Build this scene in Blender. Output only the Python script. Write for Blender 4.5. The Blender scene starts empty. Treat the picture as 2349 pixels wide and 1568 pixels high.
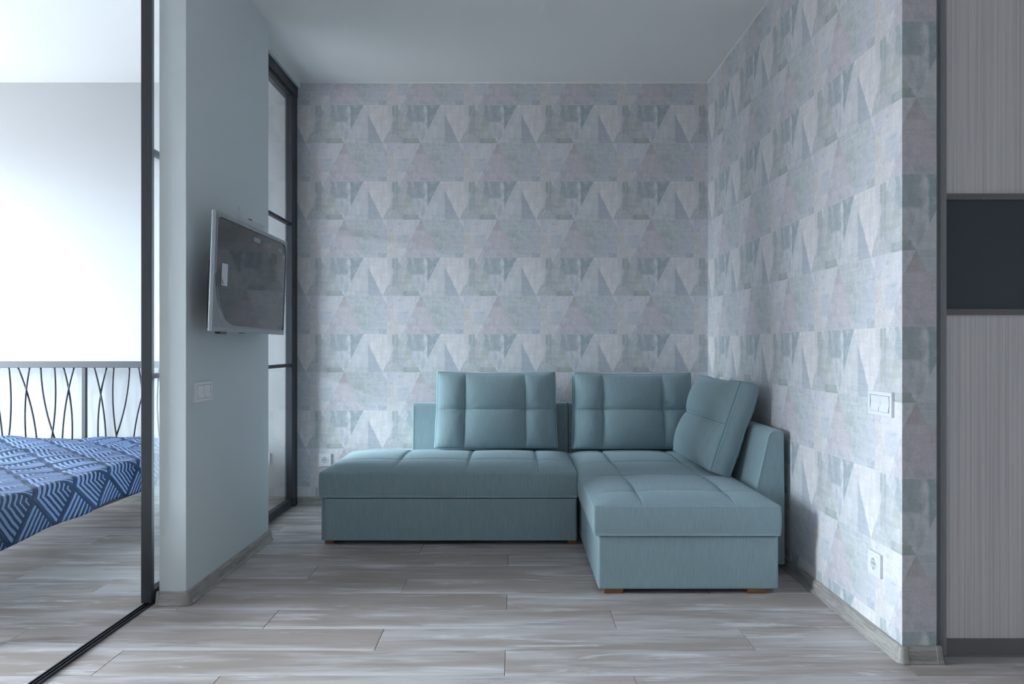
import bpy, bmesh, math, random
from mathutils import Vector, Matrix

random.seed(7)
SC = bpy.context.scene
COL = SC.collection

# ------------------------------------------------------------------ camera
F_PX, VPX, VPY, IW, IH = 1610.0, 1180.0, 796.0, 2349.0, 1568.0
CAM_H = 1.008
cam_d = bpy.data.cameras.new('camera')
cam_d.sensor_fit = 'HORIZONTAL'
cam_d.sensor_width = 36.0
cam_d.lens = F_PX / IW * 36.0
cam_d.shift_x = -(VPX - IW / 2) / IW
cam_d.shift_y = (VPY - IH / 2) / IW
cam_d.clip_start = 0.05
cam = bpy.data.objects.new('camera', cam_d)
COL.objects.link(cam)
cam.location = (0, 0, CAM_H)
cam.rotation_euler = (math.pi / 2, 0, 0)
SC.camera = cam

# ------------------------------------------------------------------ exposure, sky
SC.view_settings.view_transform = 'Standard'
SC.view_settings.look = 'None'
SC.view_settings.gamma = 1.0
SC.view_settings.use_curve_mapping = False
SC.view_settings.exposure = 0.0
SC.cycles.diffuse_bounces = 6
SC.cycles.max_bounces = 9
SC.cycles.adaptive_threshold = 0.16
SC.cycles.adaptive_min_samples = 16
SC.cycles.transparent_max_bounces = 16
SC.cycles.sample_clamp_indirect = 6.0

SKY_STRENGTH = 56.0
world = bpy.data.worlds.new('overcast_sky')
SC.world = world
world.use_nodes = True
wn = world.node_tree.nodes
wl = world.node_tree.links
wn.clear()
w_out = wn.new('ShaderNodeOutputWorld')
w_bg = wn.new('ShaderNodeBackground')
w_tc = wn.new('ShaderNodeTexCoord')
w_sep = wn.new('ShaderNodeSeparateXYZ')
w_ramp = wn.new('ShaderNodeValToRGB')
wl.new(w_tc.outputs['Generated'], w_sep.inputs[0])
w_map = wn.new('ShaderNodeMapRange')
w_map.inputs[1].default_value = -0.25
w_map.inputs[2].default_value = 0.6
wl.new(w_sep.outputs[2], w_map.inputs[0])
wl.new(w_map.outputs[0], w_ramp.inputs[0])
e = w_ramp.color_ramp.elements
e[0].position = 0.24; e[0].color = (0.14, 0.145, 0.15, 1)
e[1].position = 0.42; e[1].color = (0.78, 0.905, 1.0, 1)
wl.new(w_ramp.outputs[0], w_bg.inputs[0])
w_bg.inputs[1].default_value = SKY_STRENGTH
wl.new(w_bg.outputs[0], w_out.inputs[0])

# window opening of the bedroom (left wall): y range, z range
ROOM_L, ROOM_R, ROOM_F, ROOM_B, CEIL = -5.00, 3.00, -2.40, 4.497, 2.703
WIN = (1.35, 4.15, 0.40, 2.42)
pd = bpy.data.lights.new('window_sky_portal', 'AREA')
pd.shape = 'RECTANGLE'
pd.size = WIN[1] - WIN[0]
pd.size_y = WIN[3] - WIN[2]
pd.cycles.is_portal = True
po = bpy.data.objects.new('window_sky_portal', pd)
COL.objects.link(po)
po.location = (ROOM_L - 0.13, (WIN[0] + WIN[1]) / 2, (WIN[2] + WIN[3]) / 2)
po.rotation_euler = (math.pi / 2, 0, -math.pi / 2)

# ------------------------------------------------------------------ helpers
def px(u, v, y):
    """point seen at photo pixel (u, v) at depth y"""
    return Vector(((u - VPX) * y / F_PX, y, CAM_H - (v - VPY) * y / F_PX))


def S(r, g, b):
    f = lambda c: (c / 12.92) if c <= 0.04045 else ((c + 0.055) / 1.055) ** 2.4
    return (f(r / 255), f(g / 255), f(b / 255), 1)


def tag(o, label=None, cat=None, group=None, kind=None):
    if label: o['label'] = label
    if cat: o['category'] = cat
    if group: o['group'] = group
    if kind: o['kind'] = kind
    return o


def empty(name, loc=(0, 0, 0), rot=(0, 0, 0)):
    o = bpy.data.objects.new(name, None)
    COL.objects.link(o)
    o.location = loc
    o.rotation_euler = rot
    o.empty_display_size = 0.05
    return o


def link(name, me, mat=None, parent=None, loc=None, smooth=False):
    o = bpy.data.objects.new(name, me)
    COL.objects.link(o)
    if mat and not me.materials:
        me.materials.append(mat)
    if parent: o.parent = parent
    if loc: o.location = loc
    if smooth:
        for p in me.polygons: p.use_smooth = True
    return o


def mesh(name, verts, faces):
    me = bpy.data.meshes.new(name)
    me.from_pydata([tuple(v) for v in verts], [], faces)
    me.validate()
    me.update()
    return me


def bm_box(bm, x0, x1, y0, y1, z0, z1):
    vs = [bm.verts.new(c) for c in ((x0, y0, z0), (x1, y0, z0), (x1, y1, z0), (x0, y1, z0),
                                    (x0, y0, z1), (x1, y0, z1), (x1, y1, z1), (x0, y1, z1))]
    for f in ((0, 3, 2, 1), (4, 5, 6, 7), (0, 1, 5, 4), (1, 2, 6, 5), (2, 3, 7, 6), (3, 0, 4, 7)):
        bm.faces.new([vs[i] for i in f])


def box_mesh(name, x0, x1, y0, y1, z0, z1, bevel=0, seg=2):
    bm = bmesh.new()
    bm_box(bm, x0, x1, y0, y1, z0, z1)
    if bevel:
        bmesh.ops.bevel(bm, geom=bm.edges[:], offset=bevel, segments=seg, profile=0.5, affect='EDGES')
    me = bpy.data.meshes.new(name)
    bm.to_mesh(me)
    bm.free()
    return me


def box(name, x0, x1, y0, y1, z0, z1, mat, parent=None, bevel=0, seg=2, smooth=False):
    """box in the coordinates of its parent"""
    return link(name, box_mesh(name, x0, x1, y0, y1, z0, z1, bevel, seg), mat, parent, smooth=smooth)


def boxes(name, lst, mat, parent=None, bevel=0):
    bm = bmesh.new()
    for b in lst: bm_box(bm, *b)
    if bevel: bmesh.ops.bevel(bm, geom=bm.edges[:], offset=bevel, segments=1, affect='EDGES')
    me = bpy.data.meshes.new(name)
    bm.to_mesh(me); bm.free()
    return link(name, me, mat, parent)


def prism(name, prof, axis, a0, a1, mat, parent=None, bevel=0, smooth=False):
    """profile polygon swept along axis: 'x' takes (y,z), 'y' takes (x,z), 'z' takes (x,y)"""
    def P(p, a):
        return {'x': (a, p[0], p[1]), 'y': (p[0], a, p[1]), 'z': (p[0], p[1], a)}[axis]
    n = len(prof)
    bm = bmesh.new()
    A = [bm.verts.new(P(p, a0)) for p in prof]
    B = [bm.verts.new(P(p, a1)) for p in prof]
    bm.faces.new(A); bm.faces.new(B[::-1])
    for i in range(n):
        bm.faces.new((A[i], B[i], B[(i + 1) % n], A[(i + 1) % n]))
    bmesh.ops.recalc_face_normals(bm, faces=bm.faces[:])
    if bevel: bmesh.ops.bevel(bm, geom=bm.edges[:], offset=bevel, segments=3, profile=0.5, affect='EDGES')
    me = bpy.data.meshes.new(name)
    bm.to_mesh(me); bm.free()
    o = link(name, me, mat, parent)
    if smooth:
        for p in me.polygons: p.use_smooth = True
    return o


def tube_mesh(name, pts, r, seg=8):
    pts = [Vector(p) for p in pts]
    vs, fs = [], []
    n = len(pts)
    for i, p in enumerate(pts):
        d = (pts[min(i + 1, n - 1)] - pts[max(i - 1, 0)]).normalized()
        a = d.orthogonal().normalized() if i == 0 else (a - d * a.dot(d)).normalized()
        b = d.cross(a)
        for k in range(seg):
            t = 2 * math.pi * k / seg
            vs.append(p + (a * math.cos(t) + b * math.sin(t)) * r)
    for i in range(n - 1):
        for k in range(seg):
            fs.append((i * seg + k, i * seg + (k + 1) % seg, (i + 1) * seg + (k + 1) % seg, (i + 1) * seg + k))
    fs.append(tuple(range(seg))[::-1])
    fs.append(tuple((n - 1) * seg + k for k in range(seg)))
    return mesh(name, vs, fs)


def disc_mesh(name, r, h, n=24, r2=None):
    """short cylinder along -y, from y=0 to y=-h"""
    r2 = r if r2 is None else r2
    vs = [(r * math.cos(2 * math.pi * k / n), 0, r * math.sin(2 * math.pi * k / n)) for k in range(n)]
    vs += [(r2 * math.cos(2 * math.pi * k / n), -h, r2 * math.sin(2 * math.pi * k / n)) for k in range(n)]
    fs = [(k, (k + 1) % n, n + (k + 1) % n, n + k) for k in range(n)]
    fs.append(tuple(range(n))[::-1]); fs.append(tuple(range(n, 2 * n)))
    return mesh(name, vs, fs)


def dashes(name, paths, mat, parent, w=0.0017, dash=0.0062, gap=0.003):
    """sewing thread: short stitches laid along 3D paths [(point, normal), ...]"""
    vs, fs = [], []
    for path in paths:
        acc = [0.0]
        for i in range(1, len(path)):
            acc.append(acc[-1] + (path[i][0] - path[i - 1][0]).length)
        def at(s):
            for i in range(1, len(path)):
                if s <= acc[i] or i == len(path) - 1:
                    t = (s - acc[i - 1]) / max(acc[i] - acc[i - 1], 1e-9)
                    return path[i - 1][0].lerp(path[i][0], t), path[i - 1][1].lerp(path[i][1], t).normalized()
        s = 0.003
        while s + dash < acc[-1]:
            p, nn = at(s); q, _ = at(s + dash)
            d = (q - p)
            if d.length > 1e-6:
                d.normalize()
                side = d.cross(nn).normalized() * (w / 2)
                up = nn * 0.0010
                b = len(vs)
                lo = nn * -0.0008
                for c in (p + lo - side, p + lo + side, q + lo + side, q + lo - side,
                          p + up - side * .6, p + up + side * .6, q + up + side * .6, q + up - side * .6):
                    vs.append(c)
                for f in ((4, 5, 6, 7), (0, 1, 5, 4), (1, 2, 6, 5), (2, 3, 7, 6), (3, 0, 4, 7)):
                    fs.append(tuple(b + k for k in f))
            s += dash + gap
    return tag(link(name, mesh(name, vs, fs), mat, parent), kind='stuff')


# ------------------------------------------------------------------ node helper
class X:
    """socket wrapper so that node maths reads like maths"""
    nt = None
    def __init__(self, s): self.s = s
    @staticmethod
    def op(kind, *a, clamp=False):
        n = X.nt.nodes.new('ShaderNodeMath')
        n.operation = kind
        n.use_clamp = clamp
        for i, v in enumerate(a):
            if isinstance(v, X): X.nt.links.new(v.s, n.inputs[i])
            else: n.inputs[i].default_value = v
        return X(n.outputs[0])
    def __add__(s, o): return X.op('ADD', s, o)
    __radd__ = __add__
    def __sub__(s, o): return X.op('SUBTRACT', s, o)
    def __rsub__(s, o): return X.op('SUBTRACT', o, s)
    def __mul__(s, o): return X.op('MULTIPLY', s, o)
    __rmul__ = __mul__
    def __truediv__(s, o): return X.op('DIVIDE', s, o)


def sstep(v, a, b):
    n = X.nt.nodes.new('ShaderNodeMapRange')
    n.interpolation_type = 'SMOOTHSTEP'
    n.inputs[1].default_value = a
    n.inputs[2].default_value = b
    X.nt.links.new(v.s, n.inputs[0])
    return X(n.outputs[0])


def comb(x, y, z=0.0):
    n = X.nt.nodes.new('ShaderNodeCombineXYZ')
    for i, v in enumerate((x, y, z)):
        if isinstance(v, X): X.nt.links.new(v.s, n.inputs[i])
        else: n.inputs[i].default_value = v
    return X(n.outputs[0])


def noise(vec, scale=1.0, detail=3.0, rough=0.55, dist=0.0):
    n = X.nt.nodes.new('ShaderNodeTexNoise')
    X.nt.links.new(vec.s, n.inputs['Vector'])
    n.inputs['Scale'].default_value = scale
    n.inputs['Detail'].default_value = detail
    n.inputs['Roughness'].default_value = rough
    n.inputs['Distortion'].default_value = dist
    return X(n.outputs[0])


def mixc(a, b, fac, mode='MIX'):
    n = X.nt.nodes.new('ShaderNodeMix')
    n.data_type = 'RGBA'
    n.blend_type = mode
    n.clamp_factor = True
    if isinstance(fac, X): X.nt.links.new(fac.s, n.inputs[0])
    else: n.inputs[0].default_value = fac
    for i, v in ((6, a), (7, b)):
        if isinstance(v, X): X.nt.links.new(v.s, n.inputs[i])
        else: n.inputs[i].default_value = v
    return X(n.outputs[2])


def scalec(c, f):
    n = X.nt.nodes.new('ShaderNodeVectorMath')
    n.operation = 'SCALE'
    X.nt.links.new(c.s, n.inputs[0])
    X.nt.links.new(f.s, n.inputs[3])
    return X(n.outputs[0])


def sepx(vec):
    n = X.nt.nodes.new('ShaderNodeSeparateXYZ')
    X.nt.links.new(vec.s, n.inputs[0])
    return X(n.outputs[0]), X(n.outputs[1]), X(n.outputs[2])


def coord(kind):
    n = X.nt.nodes.new('ShaderNodeTexCoord')
    return X(n.outputs[kind])


def uvmap():
    n = X.nt.nodes.new('ShaderNodeUVMap')
    n.uv_map = 'pat'
    return X(n.outputs[0])


def material(name, color=None, rough=0.6, metal=0.0, spec=0.5, **kw):
    m = bpy.data.materials.new(name)
    m.use_nodes = True
    X.nt = m.node_tree
    b = m.node_tree.nodes['Principled BSDF']
    if color is not None: b.inputs['Base Color'].default_value = color
    b.inputs['Roughness'].default_value = rough
    b.inputs['Metallic'].default_value = metal
    b.inputs['Specular IOR Level'].default_value = spec
    for k, v in kw.items():
        b.inputs[k].default_value = v
    return m, b


def setc(b, c, name='Base Color'):
    X.nt.links.new(c.s, b.inputs[name])


def bump(b, h, strength=0.2, dist=0.002):
    n = X.nt.nodes.new('ShaderNodeBump')
    n.inputs['Strength'].default_value = strength
    n.inputs['Distance'].default_value = dist
    X.nt.links.new(h.s, n.inputs['Height'])
    X.nt.links.new(n.outputs[0], b.inputs['Normal'])


# ------------------------------------------------------------------ materials
def mat_wallpaper():
    m, b = material('wallpaper_print', rough=0.75, spec=0.25)
    u, v, _ = sepx(uvmap())
    p = X.op('FRACT', u)
    q = X.op('FRACT', v)
    wob = (noise(comb(p * 9, q * 9, 3.1), 1.0, 3) - 0.5) * 0.035
    pw, qw = p + wob, q + wob * 0.8
    inB = X.op('GREATER_THAN', q, 0.5)
    inA = 1.0 - inB
    t = X.op('FRACT', q * 2.0)
    def wrapd(x0):
        return X.op('ABSOLUTE', X.op('WRAP', p - x0, 0.5, -0.5))
    def up(x0): return sstep(t * 0.25 - wrapd(x0), -0.002, 0.003)
    def dn(x0): return sstep((1.0 - t) * 0.25 - wrapd(x0), -0.002, 0.003)
    def rect(p0, p1, q0, q1, s=0.006, raw=False):
        a, c = (p, q) if raw else (pw, qw)
        return (sstep(a, p0 - s, p0 + s) * (1.0 - sstep(a, p1 - s, p1 + s))
                * sstep(c, q0 - s, q0 + s) * (1.0 - sstep(c, q1 - s, q1 + s)))
    vert = noise(comb(p * 26, q * 5, 0.7), 1.0, 4, 0.65)          # vertical brush wear
    blot = noise(comb(p * 7, q * 7, 5.2), 1.0, 5, 0.65)
    fine = noise(comb(p * 60, q * 60, 1.9), 1.0, 3, 0.7)
    horz = noise(comb(p * 4, q * 60, 8.4), 1.0, 3, 0.6)
    wear = sstep(vert, 0.42, 0.62)
    wear2 = sstep(blot, 0.40, 0.60)
    k = lambda r, g, bb: S(r, g, bb)
    # row A
    c = mixc(k(192, 196, 203), k(176, 184, 188), wear2)            # ground tone = upright triangle left
    # downward pale triangle D1
    c = mixc(c, k(214, 213, 215), dn(0.942) * inA * (0.85 + 0.15 * wear))
    # upright U1
    u1 = up(0.694) * inA
    c = mixc(c, k(200, 204, 208), u1)
    c = mixc(c, k(174, 182, 192), u1 * rect(0.752, 1.0, 0.0, 0.5, 0.008))
    c = mixc(c, k(168, 176, 182), u1 * rect(0.60, 0.80, 0.42, 0.5, 0.03) * sstep(fine, 0.45, 0.6) * 0.8)
    # downward slate triangle D2
    d2 = dn(0.442) * inA
    c = mixc(c, k(186, 192, 199), d2 * 0.8)
    c = mixc(c, k(156, 170, 176), d2 * rect(0.515, 0.72, 0.0, 0.5, 0.006))
    c = mixc(c, k(162, 173, 178), inA * rect(0.255, 0.475, 0.0, 0.222, 0.006) * 0.95)
    c = mixc(c, k(208, 211, 216), inA * rect(0.475, 0.525, 0.03, 0.40, 0.012) * sstep(vert, 0.40, 0.52))
    c = mixc(c, k(198, 202, 207), d2 * rect(0.33, 0.50, 0.23, 0.5, 0.02) * wear2)
    # mossy upright U2
    u2 = up(0.19) * inA
    c = mixc(c, k(184, 188, 190), u2 * 0.7)
    c = mixc(c, k(158, 168, 170), inA * rect(0.065, 0.155, 0.0, 0.40, 0.014) * (0.35 + 0.65 * wear))
    c = mixc(c, k(176, 184, 178), inA * rect(0.21, 0.325, 0.22, 0.37, 0.008) * 0.75)
    c = mixc(c, k(192, 193, 196), inA * rect(0.15, 0.21, 0.14, 0.32, 0.012) * 0.8)
    c = mixc(c, k(150, 163, 164), u2 * rect(0.208, 0.46, 0.436, 0.52, 0.003, True) * (0.6 + 0.4 * wear))
    c = mixc(c, k(176, 185, 178), u2 * rect(0.29, 0.38, 0.38, 0.49, 0.02) * 0.6)
    c = mixc(c, k(202, 203, 207), inA * rect(0.0, 0.062, 0.0, 0.30, 0.004) * 0.7)
    # row B
    cb = mixc(k(192, 198, 203), k(181, 189, 194), wear2)
    u4 = up(0.942) * inB
    cb = mixc(cb, k(190, 195, 203), u4 * 0.8)
    d3 = dn(0.692) * inB
    cb = mixc(cb, k(190, 197, 200), d3 * (0.35 + 0.6 * sstep(horz, 0.42, 0.58)))
    cb = mixc(cb, k(165, 178, 176), rect(0.56, 0.77, 0.64, 0.93, 0.05) * sstep(blot, 0.36, 0.55) * 0.65)
    u3 = up(0.442) * inB * (1.0 - 0.55 * sstep(t, 0.45, 0.95) * wear2)
    cb = mixc(cb, k(195, 191, 197), u3)
    cb = mixc(cb, k(181, 175, 180), u3 * rect(0.36, 0.56, 0.5, 0.64, 0.01) * 0.9)
    cb = mixc(cb, k(178, 175, 174), u3 * rect(0.455, 0.52, 0.5, 0.645, 0.006, True) * 0.8)
    cb = mixc(cb, k(186, 180, 185), rect(0.42, 0.62, 0.64, 0.76, 0.03) * wear * 0.7)
    d4 = dn(0.192) * inB
    cb = mixc(cb, k(207, 208, 213), d4 * 0.95)
    cb = mixc(cb, k(192, 197, 209), rect(-0.1, 0.10, 0.5, 0.64, 0.03) * 0.6)
    cb = mixc(cb, k(205, 202, 200), rect(0.0, 0.085, 0.63, 1.0, 0.008) * 0.85)
    cb = mixc(cb, k(205, 202, 202), rect(0.06, 0.18, 0.80, 1.0, 0.03) * 0.7)
    cb = mixc(cb, k(183, 192, 203), rect(0.14, 0.30, 0.70, 0.88, 0.03) * (0.4 + 0.5 * wear))
    cb = mixc(cb, k(194, 190, 198), rect(0.30, 0.66, 0.80, 1.0, 0.03) * 0.6)
    cb = mixc(cb, k(170, 179, 188), rect(0.885, 1.0, 0.93, 1.0, 0.012) * 0.8)
    cb = mixc(cb, k(170, 178, 185), rect(0.885, 0.985, 0.64, 0.655, 0.006) * 0.7)
    cb = mixc(cb, k(168, 174, 182), rect(0.25, 0.55, 0.93, 0.99, 0.02) * sstep(fine, 0.48, 0.62) * 0.7)
    c = mixc(c, cb, inB)
    # linen weave and rubbed grain
    weave = noise(comb(u * 420, v * 14, 0.0), 1.0, 1.0) * 0.5 + noise(comb(u * 14, v * 420, 4.0), 1.0, 1.0) * 0.5
    g = (0.93 + (weave - 0.5) * 0.34) + (blot - 0.5) * 0.20 + (fine - 0.5) * 0.26 + (vert - 0.5) * 0.28 + (horz - 0.5) * 0.20
    c = mixc(c, S(188, 192, 197), 0.10)
    rub = noise(comb(p * 16 + 3, q * 9, 12.0), 1.0, 6, 0.72, 0.5)
    rub2 = noise(comb(p * 9 + 7, q * 13, 21.0), 1.0, 6, 0.72, 0.5)
    calm = 1.0 - 0.75 * X.op('MAXIMUM', dn(0.942) * inA, u1)
    c = mixc(c, S(210, 212, 217), sstep(rub, 0.50, 0.64) * 0.45 * calm)
    c = mixc(c, S(163, 171, 176), sstep(rub2, 0.52, 0.66) * 0.42 * calm)
    c = mixc(c, S(150, 158, 164), sstep(noise(comb(p * 34, q * 30, 2.0), 1.0, 4, 0.75), 0.60, 0.72) * 0.45)
    c = scalec(c, g)
    c = mixc(c, (1.24, 1.19, 1.18, 1), 1.0, 'MULTIPLY')
    setc(b, c)
    bump(b, weave, 0.15, 0.0006)
    return m


def mat_plain(name, c, rough=0.7, spec=0.3, mott=0.015):
    m, b = material(name, rough=rough, spec=spec)
    o = coord('Object')
    n = noise(o, 2.2, 3) * 0.5 + noise(o, 60, 2) * 0.5
    base = mixc(c, c, 0.0)
    setc(b, scalec(base, 1.0 + (n - 0.5) * (2 * mott)))
    bump(b, noise(o, 180, 2), 0.05, 0.0008)
    return m


def mat_floor():
    m, b = material('grey_washed_laminate', rough=0.38, spec=0.5)
    x, y, z = sepx(coord('Object'))
    inf = X.nt.nodes.new('ShaderNodeObjectInfo')
    r = X(inf.outputs['Random'])
    x2 = x + r * 37.0
    y2 = y + r * 11.0
    big = noise(comb(x2 * 1.1, y2 * 8.0, r * 5), 1.0, 4, 0.6, 0.6)
    str_ = noise(comb(x2 * 2.6, y2 * 34.0, r * 9), 1.0, 5, 0.65, 0.4)
    hair = noise(comb(x2 * 5.0, y2 * 190.0, r * 3), 1.0, 3, 0.6)
    wht = noise(comb(x2 * 1.7 + 9, y2 * 15.0, r * 7), 1.0, 6, 0.7, 0.8)
    ring = X.op('SINE', (noise(comb(x2 * 0.9, y2 * 5.0, r * 2), 1.0, 2) * 60.0 + y2 * 60))
    c = mixc(S(152, 145, 142), S(188, 186, 188), sstep(big, 0.36, 0.62))
    c = mixc(c, S(138, 135, 138), sstep(str_, 0.52, 0.68) * 0.75)
    c = mixc(c, S(172, 162, 154), sstep(big, 0.56, 0.42) * 0.35)
    c = mixc(c, S(214, 217, 224), sstep(wht, 0.53, 0.66) * 0.75)
    c = mixc(c, S(138, 128, 122), sstep(wht, 0.40, 0.30) * 0.5)
    # rubbed pale long edge of each board
    c = mixc(c, S(216, 219, 224), sstep(y + (wht - 0.5) * 0.07, -0.062, -0.088) * sstep(big, 0.40, 0.60) * 0.6)
    g = 0.95 + (hair - 0.5) * 0.22 + (r - 0.5) * 0.10 + ring * 0.012
    c = mixc(c, (1.12, 1.06, 1.03, 1), 1.0, 'MULTIPLY')
    setc(b, scalec(c, g))
    setc(b, 0.33 + str_ * 0.16, 'Roughness')
    bump(b, hair, 0.10, 0.0006)
    return m


def mat_grey_wood(name, axis='x', c1=(170, 165, 161), c2=(138, 134, 130), rough=0.5, sc=1.0, lx=1.0):
    m, b = material(name, rough=rough, spec=0.4)
    x, y, z = sepx(coord('Object'))
    if axis == 'y': x, y = y, x
    if axis == 'z': x, z = z, x
    n = noise(comb(x * 5 * sc * lx, y * 70 * sc, z * 70 * sc), 1.0, 4, 0.6, 1.2 * lx)
    f = noise(comb(x * 14 * sc * lx, y * 320 * sc, z * 320 * sc), 1.0, 2)
    c = mixc(S(*c1), S(*c2), sstep(n, 0.40, 0.66))
    setc(b, scalec(c, 0.9 + f * 0.2))
    bump(b, n, 0.12, 0.001)
    return m


def mat_fabric(name, col):
    m, b = material(name, rough=0.9, spec=0.2)
    b.inputs['Sheen Weight'].default_value = 0.35
    b.inputs['Sheen Roughness'].default_value = 0.5
    b.inputs['Sheen Tint'].default_value = (0.75, 0.9, 1.0, 1)
    x, y, z = sepx(coord('Object'))
    nx, ny, nz = sepx(coord('Normal'))
    side = sstep(X.op('ABSOLUTE', nx), 0.55, 0.8)
    a = noise(comb(x * 420, y * 16, z * 16), 1.0, 2, 0.6)
    c2 = noise(comb(x * 16, y * 420, z * 16), 1.0, 2, 0.6)
    th = a * (1.0 - side) + c2 * side
    wv = noise(comb(x * 700, y * 700, z * 700), 1.0, 1)
    base = mixc(col, col, 0.0)
    cl = noise(comb(x * 3, y * 3, z * 3), 1.0, 2)
    g = 1.0 + (th - 0.5) * 0.50 + (wv - 0.5) * 0.25 + (cl - 0.5) * 0.08
    setc(b, scalec(base, g))
    bump(b, th * 0.7 + wv * 0.5, 0.25, 0.0006)
    return m


def mat_bedspread():
    m, b = material('blue_leaf_print_cotton', rough=0.6, spec=0.3)
    b.inputs['Sheen Weight'].default_value = 0.0
    u, v, _ = sepx(uvmap())
    w = (noise(comb(u * 24, v * 24, 0), 1.0, 2) - 0.5) * 0.035
    s = 5.6
    A = (u + v) * (s * 0.7071)
    B = (u - v) * (s * 0.7071)
    a, c = X.op('FRACT', A), X.op('FRACT', B)
    # nested chevrons around one corner of each diamond cell
    a2 = a
    c = 1.0 - c
    f = X.op('MAXIMUM', a2, c) + w
    fr = X.op('FRACT', f * 8.5)
    wid = 0.30 + 0.42 * f
    stripe = sstep(fr, 0.10, 0.16) * (1.0 - sstep(X.op('ADD', fr, wid * -1.0), 0.02, 0.08))
    ed = X.op('MINIMUM', X.op('MINIMUM', a2, 1.0 - a2), X.op('MINIMUM', c, 1.0 - c))
    stripe = stripe * sstep(ed, 0.035, 0.05)
    col = mixc(S(2, 34, 64), S(98, 118, 154), stripe)
    g = 0.9 + noise(comb(u * 500, v * 500, 0), 1.0, 1) * 0.2
    setc(b, scalec(col, g))
    return m


def mat_glass():
    m = bpy.data.materials.new('clear_glass')
    m.use_nodes = True
    X.nt = m.node_tree
    nt = m.node_tree
    nt.nodes.clear()
    out = nt.nodes.new('ShaderNodeOutputMaterial')
    mix = nt.nodes.new('ShaderNodeMixShader')
    tr = nt.nodes.new('ShaderNodeBsdfTransparent')
    gl = nt.nodes.new('ShaderNodeBsdfGlossy')
    lw_ = nt.nodes.new('ShaderNodeLayerWeight')
    lw_.inputs[0].default_value = 0.5
    refl = X.op('POWER', X(lw_.outputs['Facing']), 4.0) * 0.9 + 0.035
    tr.inputs[0].default_value = (0.975, 0.985, 0.985, 1)
    gl.inputs['Roughness'].default_value = 0.01
    nt.links.new(refl.s, mix.inputs[0])
    nt.links.new(tr.outputs[0], mix.inputs[1])
    nt.links.new(gl.outputs[0], mix.inputs[2])
    nt.links.new(mix.outputs[0], out.inputs[0])
    return m


def mat_film():
    m, b = material('clear_plastic_film', S(190, 195, 202), rough=0.25, spec=0.6)
    b.inputs['Alpha'].default_value = 0.42
    return m


M = {}
M['wallpaper'] = mat_wallpaper()
M['paint'] = mat_plain('pale_blue_grey_wall_paint', S(212, 219, 222))
M['ceiling'] = mat_plain('white_ceiling_paint', S(236, 236, 234))
M['white_wall'] = mat_plain('white_wall_paint', S(238, 238, 238))
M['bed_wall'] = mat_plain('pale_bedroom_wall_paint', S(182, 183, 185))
M['hall_wall'] = mat_plain('grey_hall_paint', S(150, 151, 152))
M['front_wall'] = mat_plain('pale_front_paint', S(214, 214, 214))
M['floor'] = mat_floor()
M['floor_base'] = mat_plain('dark_joint', S(70, 62, 58))
M['skirt_x'] = mat_grey_wood('grey_oak_skirting', 'x', sc=1.7)
M['skirt_y'] = mat_grey_wood('grey_oak_skirting_lengthwise', 'y', sc=1.7)
M['skirt_cap'] = mat_grey_wood('grey_oak_corner_cap', 'z', (164, 158, 153), (138, 133, 128), sc=1.7)
M['fabric'] = mat_fabric('teal_grey_upholstery', S(141, 162, 168))
M['thread'] = mat_plain('pale_thread', S(186, 212, 218))
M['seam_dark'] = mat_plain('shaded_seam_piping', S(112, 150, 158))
M['leg'] = mat_grey_wood('brown_wood_leg', 'x', (150, 104, 66), (118, 78, 46), sc=0.6)
M['black_metal'] = material('anthracite_metal', S(44, 47, 54), 0.45, 0.0, 0.5)[0]
M['black_plastic'] = material('black_plastic', S(14, 14, 16), 0.35, 0.0, 0.5)[0]
M['glass'] = mat_glass()
M['bed_metal'] = material('dark_grey_bed_metal', S(48, 48, 56), 0.5, 0.0, 0.5)[0]
M['bedspread'] = mat_bedspread()
M['mattress'] = mat_plain('white_mattress_cloth', S(222, 224, 228))
M['white_plastic'] = material('white_plastic', S(226, 226, 230), 0.35, 0.0, 0.5)[0]
M['socket_hole'] = material('socket_hole_dark', S(64, 64, 68), 0.6)[0]
M['screen'] = material('black_glass_screen', S(20, 21, 24), 0.045, 0.0, 0.5)[0]
M['tv_case'] = material('silver_grey_tv_bezel', S(150, 157, 164), 0.35, 0.2, 0.5)[0]
M['film'] = mat_film()
M['sticker'] = material('pale_paper_sticker', S(214, 218, 224), 0.6)[0]
M['red_print'] = material('red_print', S(150, 40, 60), 0.5)[0]
M['alu'] = material('grey_aluminium_profile', S(150, 153, 158), 0.4, 0.15, 0.5)[0]
M['alu_dark'] = material('taupe_rail_profile', S(122, 118, 121), 0.45, 0.0, 0.5)[0]
M['ward_panel'] = mat_grey_wood('pale_linewood_laminate', 'z', (226, 221, 222), (206, 201, 204), 0.5, 2.6, 0.07)
M['ward_glass'] = material('dark_slate_lacquered_glass', S(70, 77, 84), 0.2, 0.0, 0.5)[0]
M['window_white'] = material('white_window_frame', S(235, 236, 238), 0.4)[0]

# ------------------------------------------------------------------ setting
def pat_uv(o, fn):
    me = o.data
    uv = me.uv_layers.new(name='pat')
    mw = o.matrix_basis
    for poly in me.polygons:
        for li in poly.loop_indices:
            co = mw @ me.vertices[me.loops[li].vertex_index].co
            uv.data[li].uv = fn(co, poly.normal)


def struct(o, label):
    return tag(o, label, kind='structure')


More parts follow.
